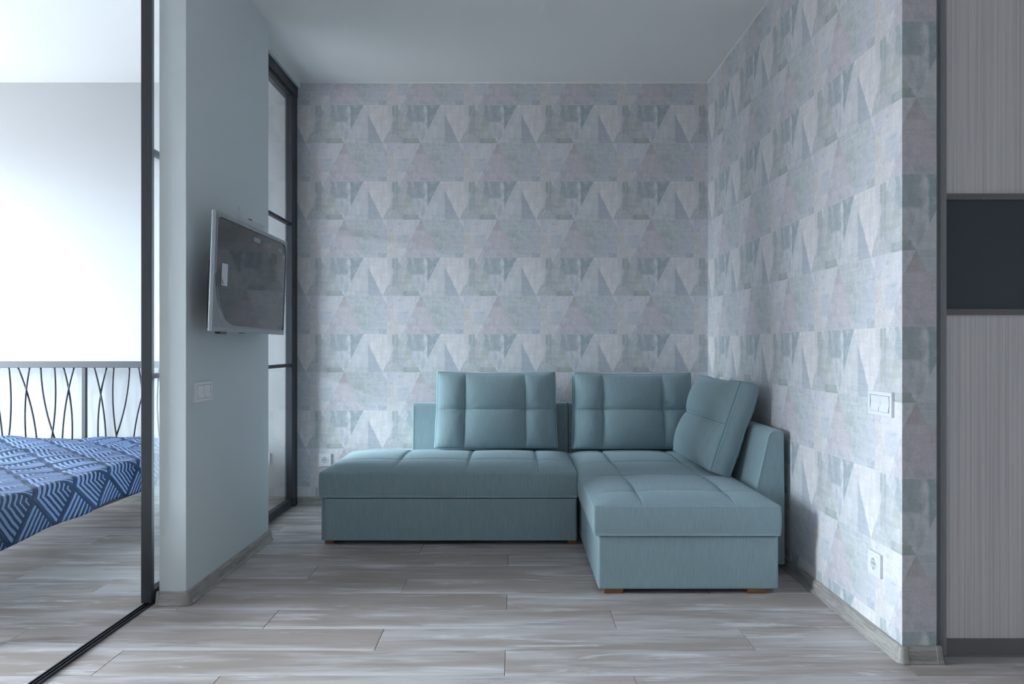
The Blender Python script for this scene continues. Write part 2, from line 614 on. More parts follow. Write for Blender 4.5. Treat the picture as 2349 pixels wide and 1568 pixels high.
# floor: dark bed with one board per laminate plank
floor = box('floor', ROOM_L - .2, ROOM_R + .2, ROOM_F - .2, ROOM_B + .12, -0.10, -0.007, M['floor_base'])
struct(floor, 'grey washed laminate floor with boards running across both rooms')
PL, PW = 1.27, 0.1803
pm = bpy.data.meshes.new('floor_plank')
bm = bmesh.new()
bm_box(bm, -PL / 2 + .0008, PL / 2 - .0008, -PW / 2 + .0007, PW / 2 - .0007, -0.0075, 0.0)
top_edges = [ed for ed in bm.edges if all(v.co.z > -0.001 for v in ed.verts)]
bmesh.ops.bevel(bm, geom=top_edges, offset=0.0008, segments=1, affect='EDGES')
bm.to_mesh(pm); bm.free()
pm.materials.append(M['floor'])
offs = {0: -0.030, 1: -0.466, 2: -0.903}
k = -18
while 2.155 + k * PW < ROOM_B + 0.1:
    y0 = 2.155 + k * PW
    xj = offs[k % 3] - 4 * PL
    while xj < ROOM_R + 0.15:
        if xj + PL > ROOM_L - 0.15:
            link('floor_plank', pm, None, floor, (xj + PL / 2, y0 + PW / 2, 0))
        xj += PL
    k += 1

ceil = box('ceiling', ROOM_L - .2, ROOM_R + .2, ROOM_F - .2, ROOM_B + .12, CEIL, CEIL + .12, M['ceiling'])
struct(ceil, 'plain pale grey-blue ceiling over the sofa and the bedroom')

PER_X, PER_Z = 0.4916, 0.4888
A_TOP = CAM_H + (VPY - 240.8) * ROOM_B / F_PX       # a row start height on the back wall
P0 = (887.6 - VPX) * ROOM_B / F_PX
wb = box('wall_back', -1.40, 1.36, ROOM_B, ROOM_B + .12, 0, CEIL, M['wallpaper'])
pat_uv(wb, lambda c, n: ((c.x - P0) / PER_X, (A_TOP - c.z) / PER_Z))
struct(wb, 'back wall with faded triangle wallpaper behind the teal sofa')
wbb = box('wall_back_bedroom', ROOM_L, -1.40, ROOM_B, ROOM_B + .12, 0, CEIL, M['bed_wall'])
struct(wbb, 'bright white bedroom wall behind the metal headboard')

RW, RW2, RW_END = 1.243, 1.353, 2.25
A_TOP_R = 2.052
def uv_right(c, n):
    v = (A_TOP_R - c.z) / PER_Z
    if abs(n.y) > 0.5:
        return (0.444 + (c.x - 1.2886) / PER_X, v)
    return ((3.894 - c.y) / PER_X, v)
wr = box('wall_right', RW, RW2, RW_END, ROOM_B, 0, CEIL, M['wallpaper'])
pat_uv(wr, uv_right)
struct(wr, 'right wall and its end with faded triangle wallpaper beside the chaise')

CX0, CX1, CY0, CY1 = -1.392, -1.286, 2.75, 3.671
wp = box('wall_partition', CX0, CX1, CY0, CY1, 0, CEIL, M['paint'], bevel=0.002)
struct(wp, 'short painted partition wall carrying the television')
wo = box('wall_over_track', -1.47, -1.37, CY1, ROOM_B, 2.668, CEIL, M['paint'])
struct(wo, 'narrow painted strip above the glass door track')
# outer shell around and behind the camera
struct(box('wall_front', ROOM_L, ROOM_R, ROOM_F - .12, ROOM_F, 0, CEIL, M['front_wall']), 'pale wall behind the camera')
struct(box('wall_right_hall', ROOM_R, ROOM_R + .12, ROOM_F, ROOM_B, 0, CEIL, M['hall_wall']), 'grey hall wall far right beyond the wardrobe')
lw = boxes('wall_left', [(ROOM_L - .12, ROOM_L, ROOM_F, WIN[0], 0, CEIL), (ROOM_L - .12, ROOM_L, WIN[1], ROOM_B, 0, CEIL),
                         (ROOM_L - .12, ROOM_L, WIN[0], WIN[1], 0, WIN[2]), (ROOM_L - .12, ROOM_L, WIN[0], WIN[1], WIN[3], CEIL)], M['white_wall'])
struct(lw, 'white bedroom wall with the wide window')
struct(box('wall_behind_wardrobe', RW2, ROOM_R, 3.05, 3.17, 0, CEIL, M['white_wall']), 'white wall behind the sliding wardrobe')

w1 = empty('window_1', (ROOM_L - .07, 0, 0))
struct(w1, 'wide white three-part window lighting the bedroom')
ya, yb, za, zb = WIN
fw = 0.055
box('window_frame', -.03, .03, ya, yb, za, za + fw, M['window_white'], w1)
box('window_frame', -.03, .03, ya, yb, zb - fw, zb, M['window_white'], w1)
for i in range(4):
    yc = ya + fw / 2 + (yb - ya - fw) * i / 3
    box('window_frame', -.03, .03, yc - fw / 2, yc + fw / 2, za + fw, zb - fw, M['window_white'], w1)
for i in range(3):
    y_0 = ya + fw + (yb - ya - fw) * i / 3
    y_1 = ya + (yb - ya - fw) * (i + 1) / 3
    box('window_pane', -.003, .003, y_0, y_1, za + fw, zb - fw, M['glass'], w1)
box('window_sill', .03, .19, ya - .05, yb + .05, za - .03, za, M['window_white'], w1, bevel=0.004)


# ---- skirting boards
SKH, SKT = 0.052, 0.018
def sk_prof(sgn, base):
    """profile (across, z): tall face with a flared foot"""
    pts = [(0, 0), (SKT + .004, 0), (SKT + .004, .004), (SKT - .001, .010), (SKT - .004, .022), (SKT - .006, .040), (SKT - .010, SKH - .003), (.004, SKH), (0, SKH)]
    return [(base + sgn * a, z) for a, z in pts]
def skirting(name, axis, sgn, base, a0, a1, label, mat):
    o = prism(name, sk_prof(sgn, base), axis, a0, a1, mat)
    return struct(o, label)
skirting('baseboard_back', 'x', -1, ROOM_B, -1.385, 1.225, 'grey oak skirting along the wallpapered back wall', M['skirt_x'])
skirting('baseboard_bedroom', 'x', -1, ROOM_B, ROOM_L, -1.45, 'grey oak skirting along the white bedroom wall', M['skirt_x'])
br = skirting('baseboard_right', 'y', -1, RW, RW_END - .002, ROOM_B - .02, 'grey oak skirting along the wallpapered right wall', M['skirt_y'])
be = skirting('baseboard_right_end', 'x', -1, RW_END, RW - .002, RW2 + .004, 'grey oak skirting on the end of the right wall', M['skirt_x'])
bp = skirting('baseboard_partition', 'y', 1, CX1, CY0 - .002, CY1 + .004, 'grey oak skirting along the partition below the television', M['skirt_y'])
bf = skirting('baseboard_partition_end', 'x', -1, CY0, CX0 - .002, CX1 + .002, 'grey oak skirting on the front end of the partition', M['skirt_x'])

def corner_cap(parent, cx, cy, sx):
    """moulded outside-corner cap: quarter sweep of the skirting profile about (cx, cy)"""
    pts = [(a + .0012, z + (.001 if z > 0 else 0)) for a, z in sk_prof(1, 0)]
    n = 7
    vs, fs = [], []
    rows = [(-0.012, 0)] + [(None, math.pi / 2 * i / (n - 1)) for i in range(n)] + [(0.012, math.pi / 2)]
    for off, ang in rows:
        for a, z in pts:
            if off is not None and off < 0:
                vs.append((cx + sx * off, cy - a, z))
            elif off is not None:
                vs.append((cx + sx * a, cy + off, z))
            else:
                vs.append((cx + sx * a * math.sin(ang), cy - a * math.cos(ang), z))
    m_ = len(pts)
    for i in range(len(rows) - 1):
        for j in range(m_ - 1):
            fs.append((i * m_ + j, i * m_ + j + 1, (i + 1) * m_ + j + 1, (i + 1) * m_ + j))
    me = mesh('corner_cap', vs, fs)
    return link('corner_cap', me, M['skirt_cap'], parent, smooth=True)
def end_cap(parent, axis, sgn, base, a0, a1):
    pts = [(a + .0015 if a > 0 else a, z + .0012 if z > 0 else z) for a, z in sk_prof(1, 0)]
    return prism('end_cap', [(base + sgn * a, z) for a, z in pts], axis, a0, a1, M['skirt_cap'], parent)
corner_cap(bf, CX1, CY0, 1)
corner_cap(be, RW, RW_END, -1)
end_cap(bf, 'x', -1, CY0, CX0 - .006, CX0 + .004)
end_cap(bp, 'y', 1, CX1, CY1 - .008, CY1 + .006)
end_cap(be, 'x', -1, RW_END, RW2 - .006, RW2 + .012)

# thin white joint beads under the ceiling
struct(box('trim_1', -1.36, RW, ROOM_B - .006, ROOM_B, CEIL - .006, CEIL, M['ceiling']), 'thin pale bead where back wall meets ceiling')
struct(box('trim_2', RW - .006, RW, RW_END, ROOM_B - .006, CEIL - .006, CEIL, M['ceiling']), 'thin pale bead where right wall meets ceiling')
box('corner_bead', RW - .0035, RW, ROOM_B - .0035, ROOM_B, SKH, CEIL - .006, M['white_plastic'], wr)

# ------------------------------------------------------------------ glass sliding doors
def glass_door(name, xc, y0, y1, label, near_w=0.022, far_w=0.05):
    d = empty(name, (xc, y0, 0))
    struct(d, label)
    L = y1 - y0
    t = 0.0205
    z0, z1 = 0.012, 2.60
    box('stile', -t, t, 0, near_w, z0, z1, M['black_metal'], d, bevel=.0015)
    box('stile', -t, t, L - far_w, L, z0, z1, M['black_metal'], d, bevel=.0015)
    rail_b, rail_t = 0.045, 0.02
    box('bottom_rail', -t * .8, t * .8, near_w, L - far_w, z0, z0 + rail_b, M['black_metal'], d, bevel=.0015)
    box('top_rail', -t * .8, t * .8, near_w, L - far_w, z1 - rail_t, z1, M['black_metal'], d, bevel=.0015)
    zs = [z0 + rail_b, 0.895, 1.780, z1 - rail_t]
    for zm in zs[1:3]:
        box('mullion', -t * .6, t * .6, near_w, L - far_w, zm - .010, zm + .010, M['black_metal'], d, bevel=.001)
    for i in range(3):
        a = zs[i] + (.010 if i else 0)
        b = zs[i + 1] - (.010 if i < 2 else 0)
        box('glass_pane', -.003, .003, near_w - .004, L - far_w + .004, a - .003, b + .003, M['glass'], d)
    return d
glass_door('door_1', -1.4325, 2.73, 3.66, 'dark framed glass sliding door pushed behind the partition')
glass_door('door_2', -1.4115, 3.67, 4.452, 'dark framed glass door between the partition and the back wall', 0.05, 0.06)
jm = box('trim_3', -1.455, -1.391, 4.454, ROOM_B, 0.0, 2.668, M['black_metal'], bevel=.002)
struct(jm, 'black jamb of the glass door at the back wall')
tt = boxes('trim_4', [(-1.47, -1.388, CY1 + .001, ROOM_B, 2.60, 2.668), (-1.47, -1.394, -1.2, CY1, 2.61, 2.668), ], M['black_metal'])
struct(tt, 'black overhead track of the glass sliding doors')
tb = boxes('trim_5', [(-1.447, -1.417, -1.2, ROOM_B, 0, .003), (-1.447, -1.443, -1.2, ROOM_B, .003, .009),
                      (-1.434, -1.430, -1.2, ROOM_B, .003, .009), (-1.421, -1.417, -1.2, ROOM_B, .003, .009)], M['black_metal'])
struct(tb, 'black floor track of the glass sliding doors')
struct(box('wall_over_opening', -1.47, -1.394, ROOM_F, CY1, 2.668, CEIL, M['paint']), 'painted strip above the open bedroom doorway')

# ------------------------------------------------------------------ corner sofa
sofa = empty('corner_sofa', (0.1, 3.6, 0))
tag(sofa, 'teal fabric corner sofa with chaise along the wallpapered walls', 'sofa')
SO = Vector(sofa.location)


def seat(name, x0, x1, y0, y1, zb, ze, zt, seams_x, seams_y, left_bulge=0.004, front_open=True, nx=90, ny=70):
    """quilted seat cushion in world coordinates, child of the sofa"""
    def top(x, y):
        dx = min(x - x0, x1 - x)
        dy = min(y - y0, y1 - y)
        E = (1 - math.exp(-max(dx, 0) / .055)) * (1 - math.exp(-max(dy, 0) / .065))
        z = ze + (zt - ze) * E
        ds = min([abs(x - s) for s in seams_x] + [9])
        dt = min([abs(y - s) for s in seams_y] + [9])
        edge = min(1, dy / .10)
        edge2 = min(1, dx / .10)
        z -= edge * (.0045 * math.exp(-(ds / .008) ** 2) + .0065 * math.exp(-ds / .060))
        z -= edge2 * (.0045 * math.exp(-(dt / .008) ** 2) + .0065 * math.exp(-dt / .060))
        return z
    def ax(a, b, n, seams):
        base = [a + (b - a) * i / n for i in range(n + 1)]
        for s in seams:
            for d in (-.012, -.006, 0, .006, .012): base.append(s + d)
        for d in (.006, .014, .024, .038): base += [a + d, b - d]
        return sorted(base)
    xs = ax(x0, x1, nx, seams_x); ys = ax(y0, y1, ny, seams_y)
    vs, fs = [], []
    NX, NY = len(xs), len(ys)
    for y in ys:
        for x in xs: vs.append(Vector((x, y, top(x, y))))
    for j in range(NY - 1):
        for i in range(NX - 1):
            a = j * NX + i
            fs.append((a, a + 1, a + NX + 1, a + NX))
    ring = [i for i in range(NX)] + [j * NX + NX - 1 for j in range(1, NY)] + [(NY - 1) * NX + i for i in range(NX - 2, -1, -1)] + [j * NX for j in range(NY - 2, 0, -1)]
    prev = ring
    rows = 8
    for r in range(1, rows + 1):
        t = r / rows
        bul = left_bulge * math.sin(math.pi * min(1, t * 1.02)) - (.002 if r == rows else 0)
        cur = []
        for idx in ring:
            p = vs[idx]
            z = p.z + (zb - p.z) * t
            nx_ = -1 if abs(p.x - x0) < 1e-6 else (1 if abs(p.x - x1) < 1e-6 else 0)
            ny_ = -1 if abs(p.y - y0) < 1e-6 else (1 if abs(p.y - y1) < 1e-6 else 0)
            l = math.hypot(nx_, ny_) or 1
            vs.append(Vector((p.x + nx_ / l * bul, p.y + ny_ / l * bul, z)))
            cur.append(len(vs) - 1)
        n = len(ring)
        for q in range(n):
            fs.append((prev[(q + 1) % n], prev[q], cur[q], cur[(q + 1) % n]))
        prev = cur
    fs.append(tuple(prev))
    me = mesh(name, [v - SO for v in vs], fs)
    o = link(name, me, M['fabric'], sofa, smooth=True)
    # stitching
    paths = []
    def nrm(x, y):
        e_ = .002
        return Vector((-(top(x + e_, y) - top(x - e_, y)) / (2 * e_), -(top(x, y + e_) - top(x, y - e_)) / (2 * e_), 1)).normalized()
    for s in seams_x:
        for d in (-.007, .007):
            paths.append([(Vector((s + d, y, top(s + d, y))) - SO, nrm(s + d, y)) for y in [y0 + .004 + (y1 - y0 - .008) * i / 80 for i in range(81)]])
    for s in seams_y:
        for d in (-.007, .007):
            paths.append([(Vector((x, s + d, top(x, s + d))) - SO, nrm(x, s + d)) for x in [x0 + .004 + (x1 - x0 - .008) * i / 80 for i in range(81)]])
    paths.append([(Vector((x, y0 - .0010, ze - .003)) - SO, Vector((0, -.8, .6))) for x in [x0 + .01 + (x1 - x0 - .02) * i / 60 for i in range(61)]])
    paths.append([(Vector((x0 - .0010, y, ze - .003)) - SO, Vector((-.8, 0, .6))) for y in [y0 + .01 + (y1 - y0 - .02) * i / 60 for i in range(61)]])
    dashes('stitching', paths, M['thread'], o)
    return o


def sbox(name, x0, x1, y0, y1, z0, z1, mat, parent=sofa, bevel=0.008, seg=3):
    return box(name, x0 - SO.x, x1 - SO.x, y0 - SO.y, y1 - SO.y, z0, z1, mat, parent, bevel, seg, smooth=False)


LEGH = 0.021
# main section
sbox('base', -.988, .322, 3.586, 4.44, LEGH, .240, M['fabric'])
sbox('drawer_front', -.968, .316, 3.572, 3.590, LEGH + .002, .237, M['fabric'], bevel=.006)
seat('seat_cushion', -.992, .320, 3.570, 4.305, .242, .370, .408, [-.62, -.246, .121], [3.83, 4.17])
# chaise section
sbox('chaise_base', .342, 1.078, 2.862, 4.44, LEGH, .238, M['fabric'])
seat('chaise_cushion', .324, 1.082, 2.850, 4.305, .241, .364, .404, [.519, .894], [3.02, 3.38, 3.76, 4.13])

# back of the main section and of the corner: slightly raked
def back_panel(name, x0, x1):
    prof = [(4.305, .235), (4.345, .648), (4.352, .657), (4.365, .661), (4.455, .661), (4.465, .655), (4.468, .235)]
    o = prism(name, [(a - SO.y, b) for a, b in prof], 'x', x0 - SO.x, x1 - SO.x, M['fabric'], sofa, bevel=.004)
    pth = []
    for xx in (x0 + .006,):
        pth.append([(Vector((xx, 4.305 + .04 * t - .001, .25 + .40 * t)) - SO, Vector((0, -1, 0.1))) for t in [i / 20 for i in range(21)]])
    dashes('stitching', pth, M['thread'], o)
    return o
back_panel('backrest', -.628, .331)
back_panel('backrest', .335, 1.205)
sbox('back_base', -.62, 1.20, 4.442, 4.466, LEGH, .236, M['fabric'])
# side backrest along the right wall, wedge profile seen from its end
prof = [(1.083, LEGH + .01), (1.083, .36), (1.139, .610), (1.146, .624), (1.160, .633), (1.195, .637), (1.207, .632), (1.213, .620), (1.216, .36), (1.217, LEGH + .01)]
sb = prism('side_backrest', [(a - SO.x, b) for a, b in prof], 'y', 3.155 - SO.y, 4.300 - SO.y, M['fabric'], sofa, bevel=.005)
pp = [(Vector((1.085 + (z - .36) * .224, 3.153, z)) - SO, Vector((0, -1, 0))) for z in [.36 + .25 * i / 20 for i in range(21)]]
pp += [(Vector((1.15 + .05 * i / 6, 3.153, .626 + .006 * math.sin(math.pi * i / 6))) - SO, Vector((0, -1, 0))) for i in range(7)]
dashes('stitching', [pp], M['thread'], sb)
for (lx, ly, lw_) in ((-.972, 3.60, .045), (.272, 3.60, .045), (.368, 2.875, .078), (.955, 2.875, .078),
                     (-.972, 4.36, .045), (.272, 4.36, .045), (1.12, 3.20, .05), (1.12, 4.30, .05), (.40, 4.30, .07)):
    sbox('leg', lx, lx + lw_, ly, ly + .06, 0, LEGH + .003 if ly < 4.2 and lx < 1.1 else LEGH + .012, M['leg'], bevel=.001, seg=1)


# loose back cushions
def cushion(label, loc, rot, W=.722, H=.452, G=.082, puff=.060, su=(-.53, .49), sv=.03, group='loose back cushions on the sofa', seed=1, taper=.012, dome=.016):
    """local: x width, z height from 0, front towards -y; front border plane at y=0"""
    rnd = random.Random(seed)
    ph = [rnd.uniform(0, 6.28) for _ in range(8)]
    root = empty('sofa_cushion', loc, rot)
    tag(root, label, 'cushion', group)
    def ax(n, seams):
        a = [-1 + 2 * i / n for i in range(n + 1)]
        for s in seams:
            a += [s + d for d in (-.03, -.015, .0, .015, .03)]
        for d in (.012, .03, .055, .09): a += [-1 + d, 1 - d]
        return sorted(set(round(q, 5) for q in a))
    S_ = ax(56, su); T_ = ax(40, (sv,))
    def wr_(s, t):   # small puckers near the border
        e1 = math.exp(-(1 - abs(t)) / .16) ; e2 = math.exp(-(1 - abs(s)) / .12)
        return .0011 * (e1 * (math.sin(s * 23 + ph[0]) + .6 * math.sin(s * 41 + ph[1])) + e2 * (math.sin(t * 19 + ph[2]) + .6 * math.sin(t * 37 + ph[3])))
    def outline(s, t):
        x = s * (W / 2 - taper * (t + 1) / 2) * (1 - .012 * (1 - t * t))
        z = H / 2 + t * H / 2 * (1 - .048 * (1 - s * s))
        if t < 0: z = H / 2 + t * H / 2 * (1 + .004 * (1 - s * s))
        return x, z
    def depth(s, t, k=1.0):
        E = (max(0, 1 - abs(s) ** 3.2) * max(0, 1 - abs(t) ** 3.0)) ** .55
        d = puff * k * E
        cs = [-1] + list(su) + [1]
        ct = [-1, sv, 1]
        for i_ in range(len(cs) - 1):
            if cs[i_] <= s <= cs[i_ + 1]: ca = (s - cs[i_]) / (cs[i_ + 1] - cs[i_])
        for i_ in range(2):
            if ct[i_] <= t <= ct[i_ + 1]: cb_ = (t - ct[i_]) / (ct[i_ + 1] - ct[i_])
        d += dome * k * (4 * ca * (1 - ca) * 4 * cb_ * (1 - cb_)) ** .6
        ds = min([abs(s - q) for q in su] + [9]) * W / 2
        dt = abs(t - sv) * H / 2
        gs = .006 * math.exp(-(ds / .007) ** 2) + .010 * math.exp(-ds / .045)
        gt = .006 * math.exp(-(dt / .007) ** 2) + .009 * math.exp(-dt / .045)
        gi = 0
        for q in su:
            r = math.hypot((s - q) * W / 2, dt)
            ang = math.atan2(dt * (1 if t > sv else -1), (s - q) * W / 2)
            gi += .016 * math.exp(-r / .040) + .0026 * math.exp(-((r - .045) / .03) ** 2) * math.sin(ang * 8 + ph[4])
        return d - E * (gs + gt + gi) * k + wr_(s, t) * min(1, E * 2 + .2)
    vs, fs = [], []
    NS, NT = len(S_), len(T_)
    for t in T_:
        for s in S_:
            x, z = outline(s, t)
            vs.append(Vector((x, -depth(s, t), z)))
    for j in range(NT - 1):
        for i in range(NS - 1):
            a = j * NS + i
            fs.append((a, a + 1, a + NS + 1, a + NS))
    ring = [i for i in range(NS)] + [j * NS + NS - 1 for j in range(1, NT)] + [(NT - 1) * NS + i for i in range(NS - 2, -1, -1)] + [j * NS for j in range(NT - 2, 0, -1)]
    cen = Vector((0, 0, H / 2))
    prev, n = ring, len(ring)
    st = [(s, t) for t in T_ for s in S_]
    rows = 7
    rings = [ring]
    for r in range(1, rows + 1):
        u = r / rows
        b_ = .013 * math.sin(math.pi * u) - (.004 if r in (0,) else 0)
        cur = []
        for idx in ring:
            s, t = st[idx]
            x, z = outline(s, t)
            nx_ = (1 if s > .999 else -1 if s < -.999 else 0); nz_ = (1 if t > .999 else -1 if t < -.999 else 0)
            l = math.hypot(nx_, nz_) or 1
            pk = 1 + .10 * math.sin(s * 9 + t * 7 + ph[5])
            if t < -.999: b2 = b_ * .15
            else: b2 = b_ * pk
            vs.append(Vector((x + nx_ / l * b2, G * u, z + nz_ / l * b2)))
            cur.append(len(vs) - 1)
        for q in range(n):
            fs.append((prev[(q + 1) % n], prev[q], cur[q], cur[(q + 1) % n]))
        prev = cur
    rings.append(prev)
    # back face: border ring fanned into a softly domed grid
    base = len(vs)
    m_back = {}
    for j, t in enumerate(T_):
        for i, s in enumerate(S_):
            if i in (0, NS - 1) or j in (0, NT - 1): continue
            x, z = outline(s, t)
            m_back[(i, j)] = len(vs)
            vs.append(Vector((x, G + depth(s, t, .62), z)))
    pos = {idx: prev[q] for q, idx in enumerate(ring)}
    def bid(i, j): return m_back.get((i, j), pos.get(j * NS + i))
    for j in range(NT - 1):
        for i in range(NS - 1):
            fs.append((bid(i, j), bid(i, j + 1), bid(i + 1, j + 1), bid(i + 1, j)))
    o = link('cover', mesh('cushion_cover', vs, fs), M['fabric'], root, smooth=True)
    # welts along both border seams
    for rg, yy in ((rings[0], 0), (rings[1], G)):
        pts = [vs[q] for q in rg[::2]]
        pts.append(pts[0])
        w_ = link('welt', tube_mesh('welt', pts, .0022, 6), M['seam_dark'], root, smooth=True)
    paths = []
    N = Vector((0, -1, 0))
    for q in su:
        for d in (-.007, .007):
            qq = q + d / (W / 2)
            paths.append([(Vector((outline(qq, t)[0], -depth(qq, t) - .0004, outline(qq, t)[1])), N) for t in [-.96 + 1.92 * i / 60 for i in range(61)]])
    for d in (-.007, .007):
        tt_ = sv + d / (H / 2)
        paths.append([(Vector((outline(s, tt_)[0], -depth(s, tt_) - .0004, outline(s, tt_)[1])), N) for s in [-.97 + 1.94 * i / 80 for i in range(81)]])
    # edge stitches on the gusset
    for sx in (-1, 1):
        for yy in (.006, G - .006):
            paths.append([(Vector((outline(sx, t)[0] + sx * .0065, yy, outline(sx, t)[1])), Vector((sx, 0, 0))) for t in [-.95 + 1.9 * i / 50 for i in range(51)]])
    dashes('stitching', paths, M['thread'], root)
    return root


cushion('teal quilted cushion against the sofa back, farthest from the right wall', (-.110, 4.178, .408), (math.radians(-7), 0, math.radians(0.5)), seed=3, sv=.02)
cushion('teal quilted cushion standing in the corner above the chaise', (.712, 4.182, .404), (math.radians(-7), 0, 0), seed=8, sv=.03)
cushion('teal quilted cushion leaning sideways on the right arm, its edge toward the viewer', (.925, 3.700, .417),
        (math.radians(-19.5), 0, math.radians(-88.5)), seed=12, sv=.03, W=.70, H=.455, su=(), G=.100, puff=.036, dome=.040)

# ------------------------------------------------------------------ television
tv = empty('television', (-1.163, 3.132, 1.305), (0, math.radians(2.1), 0))
tag(tv, 'flat television with protective film on an arm beside the partition wall', 'television')
TW, TH = .845, .470
hw, hh = TW / 2, TH / 2
box('casing', -.013, -.001, -hw, hw, -hh, hh, M['tv_case'], tv, bevel=.002)
prism('back_housing', [(-.013, -hh + .004), (-.030, -hh + .012), (-.036, -.06), (-.030, .04), (-.013, .06)], 'y', -hw + .03, hw - .06, M['black_plastic'], tv)
box('screen', -.0012, .0006, -hw + .012, hw - .005, -hh + .016, hh - .012, M['screen'], tv)
boxes('bezel', [(-.001, .003, -hw, hw, hh - .012, hh), (-.001, .003, -hw, hw, -hh, -hh + .016),
                (-.001, .003, -hw, -hw + .012, -hh + .016, hh - .012), (-.001, .003, hw - .005, hw, -hh + .016, hh - .012)], M['tv_case'], tv)
bk = boxes('wall_bracket', [(-.118, -.108, -.06, .06, -.11, .11), (-.108, -.036, -.02, .02, -.05, .01), (-.040, -.034, -.12, .12, -.10, .06)], M['black_plastic'], tv)
box('foot_mount', -.028, -.006, -hw + .10, -hw + .165, -hh - .009, -hh + .01, M['black_plastic'], tv, bevel=.002)
box('power_light', -.010, .002, -hw + .30, -hw + .34, -hh - .003, -hh + .002, M['black_plastic'], tv)
# film: border strips, a loose slack corner at the bottom left, air bubbles
def film_poly(name, pts, x=.0040, th=.0006, mat=None):
    return prism(name, pts, 'x', x, x + th, mat or M['film'], tv)
def rr(y0, y1, z0, z1, r, n=6):
    o = []
    for cy, cz, a0 in ((y1 - r, z1 - r, 0), (y0 + r, z1 - r, 90), (y0 + r, z0 + r, 180), (y1 - r, z0 + r, 270)):
        for i in range(n + 1):
            a = math.radians(a0 + 90 * i / n)
            o.append((cy + r * math.cos(a), cz + r * math.sin(a)))
    return o
slack = [(-hw + .003, -.005)]
for i in range(13):
    t = i / 12
    slack.append((-hw + .006 + .17 * t ** 1.9, -.01 - .192 * (1 - (1 - t) ** 1.5)))
slack += [(-hw + .20, -hh + .028), (hw - .10, -hh + .022), (hw - .012, -hh + .026), (hw - .002, -hh + .05), (hw - .002, -hh + .002), (-hw + .002, -hh + .002)]
fm = film_poly('protective_film', slack)
for i, (a, b_) in enumerate((((-hw + .006, -.03), (-hw + .075, -.205)), ((-hw + .014, -.10), (-hw + .10, -.212)), ((-hw + .03, -.06), (-hw + .13, -.207)))):
    pts = []
    for q in range(9):
        t = q / 8
        pts.append((.0050, a[0] + (b_[0] - a[0]) * t ** 1.5, a[1] + (b_[1] - a[1]) * t))
    link('film_crease', tube_mesh('film_crease', pts, .0016, 5), M['film'], fm)
strip_t = [(-hw + .012, hh - .012), (-hw + .012, hh - .030), (-hw + .05, hh - .020), (hw - .06, hh - .018), (hw - .02, hh - .030), (hw - .009, hh - .07), (hw - .009, hh - .012)]
film_poly('film_edge', strip_t)
film_poly('film_edge', [(-hw + .012, hh - .03), (-hw + .012, -.01), (-hw + .018, -.01), (-hw + .020, hh - .03)])
for (yc, zc, w_, h_) in ((.02, hh - .052, .080, .020), (.18, hh - .056, .030, .016), (hw - .095, hh - .058, .050, .017), (hw - .042, hh - .085, .008, .022), (hw - .03, hh - .075, .007, .020)):
    film_poly('film_bubble', rr(yc - w_ / 2, yc + w_ / 2, zc - h_ / 2, zc + h_ / 2, min(w_, h_) * .48), x=.0008, th=.0003)
for yc in (-.14, .03, .12, .27):
    film_poly('film_bubble', rr(yc - .003, yc + .003, -hh + .032, -hh + .040, .0025), x=.0008, th=.0003)
st = film_poly('sticker', [(-hw + .078, .038), (-hw + .134, .038), (-hw + .134, -.050), (-hw + .078, -.050)], x=.0007, th=.0008, mat=M['sticker'])
prism('sticker_mark', [(-hw + .083, -.020), (-hw + .083, -.040), (-hw + .098, -.046), (-hw + .090, -.034)], 'x', .0015, .0019, M['black_plastic'], st)
link('loose_film_tip', mesh('loose_film_tip', [(-.004, -.18, hh - .004), (.000, .05, hh - .004), (-.004, -.19, hh + .060), (-.010, -.12, hh + .022), (-.004, -.18, hh - .006), (.0, .05, hh - .006), (-.006, -.19, hh + .059), (-.012, -.12, hh + .021)],
     [(0, 3, 2), (0, 1, 3), (4, 6, 7), (4, 7, 5), (0, 2, 6, 4), (2, 3, 7, 6), (3, 1, 5, 7), (1, 0, 4, 5)]), M['film'], tv)
box('film_tag', -.010, -.0092, -.07, .13, hh - .004, hh + .030, M['film'], tv)
link('tag_print', tube_mesh('tag_print', [(-.0085, -.055, hh + .030), (-.0085, -.030, hh + .029)], .003, 6), M['red_print'], tv)


# ------------------------------------------------------------------ sockets and switches
def place(root, p, face):
    root.location = p
    root.rotation_euler = (0, 0, {'-y': 0, '-x': -math.pi / 2, '+x': math.pi / 2}[face])


def frame_ring(name, w, h, iw, ih, d0, d1, mat, parent):
    return boxes(name, [(-w / 2, w / 2, -d1, -d0, ih / 2, h / 2), (-w / 2, w / 2, -d1, -d0, -h / 2, -ih / 2),
                        (-w / 2, -iw / 2, -d1, -d0, -ih / 2, ih / 2), (iw / 2, w / 2, -d1, -d0, -ih / 2, ih / 2)], mat, parent, bevel=.0008)


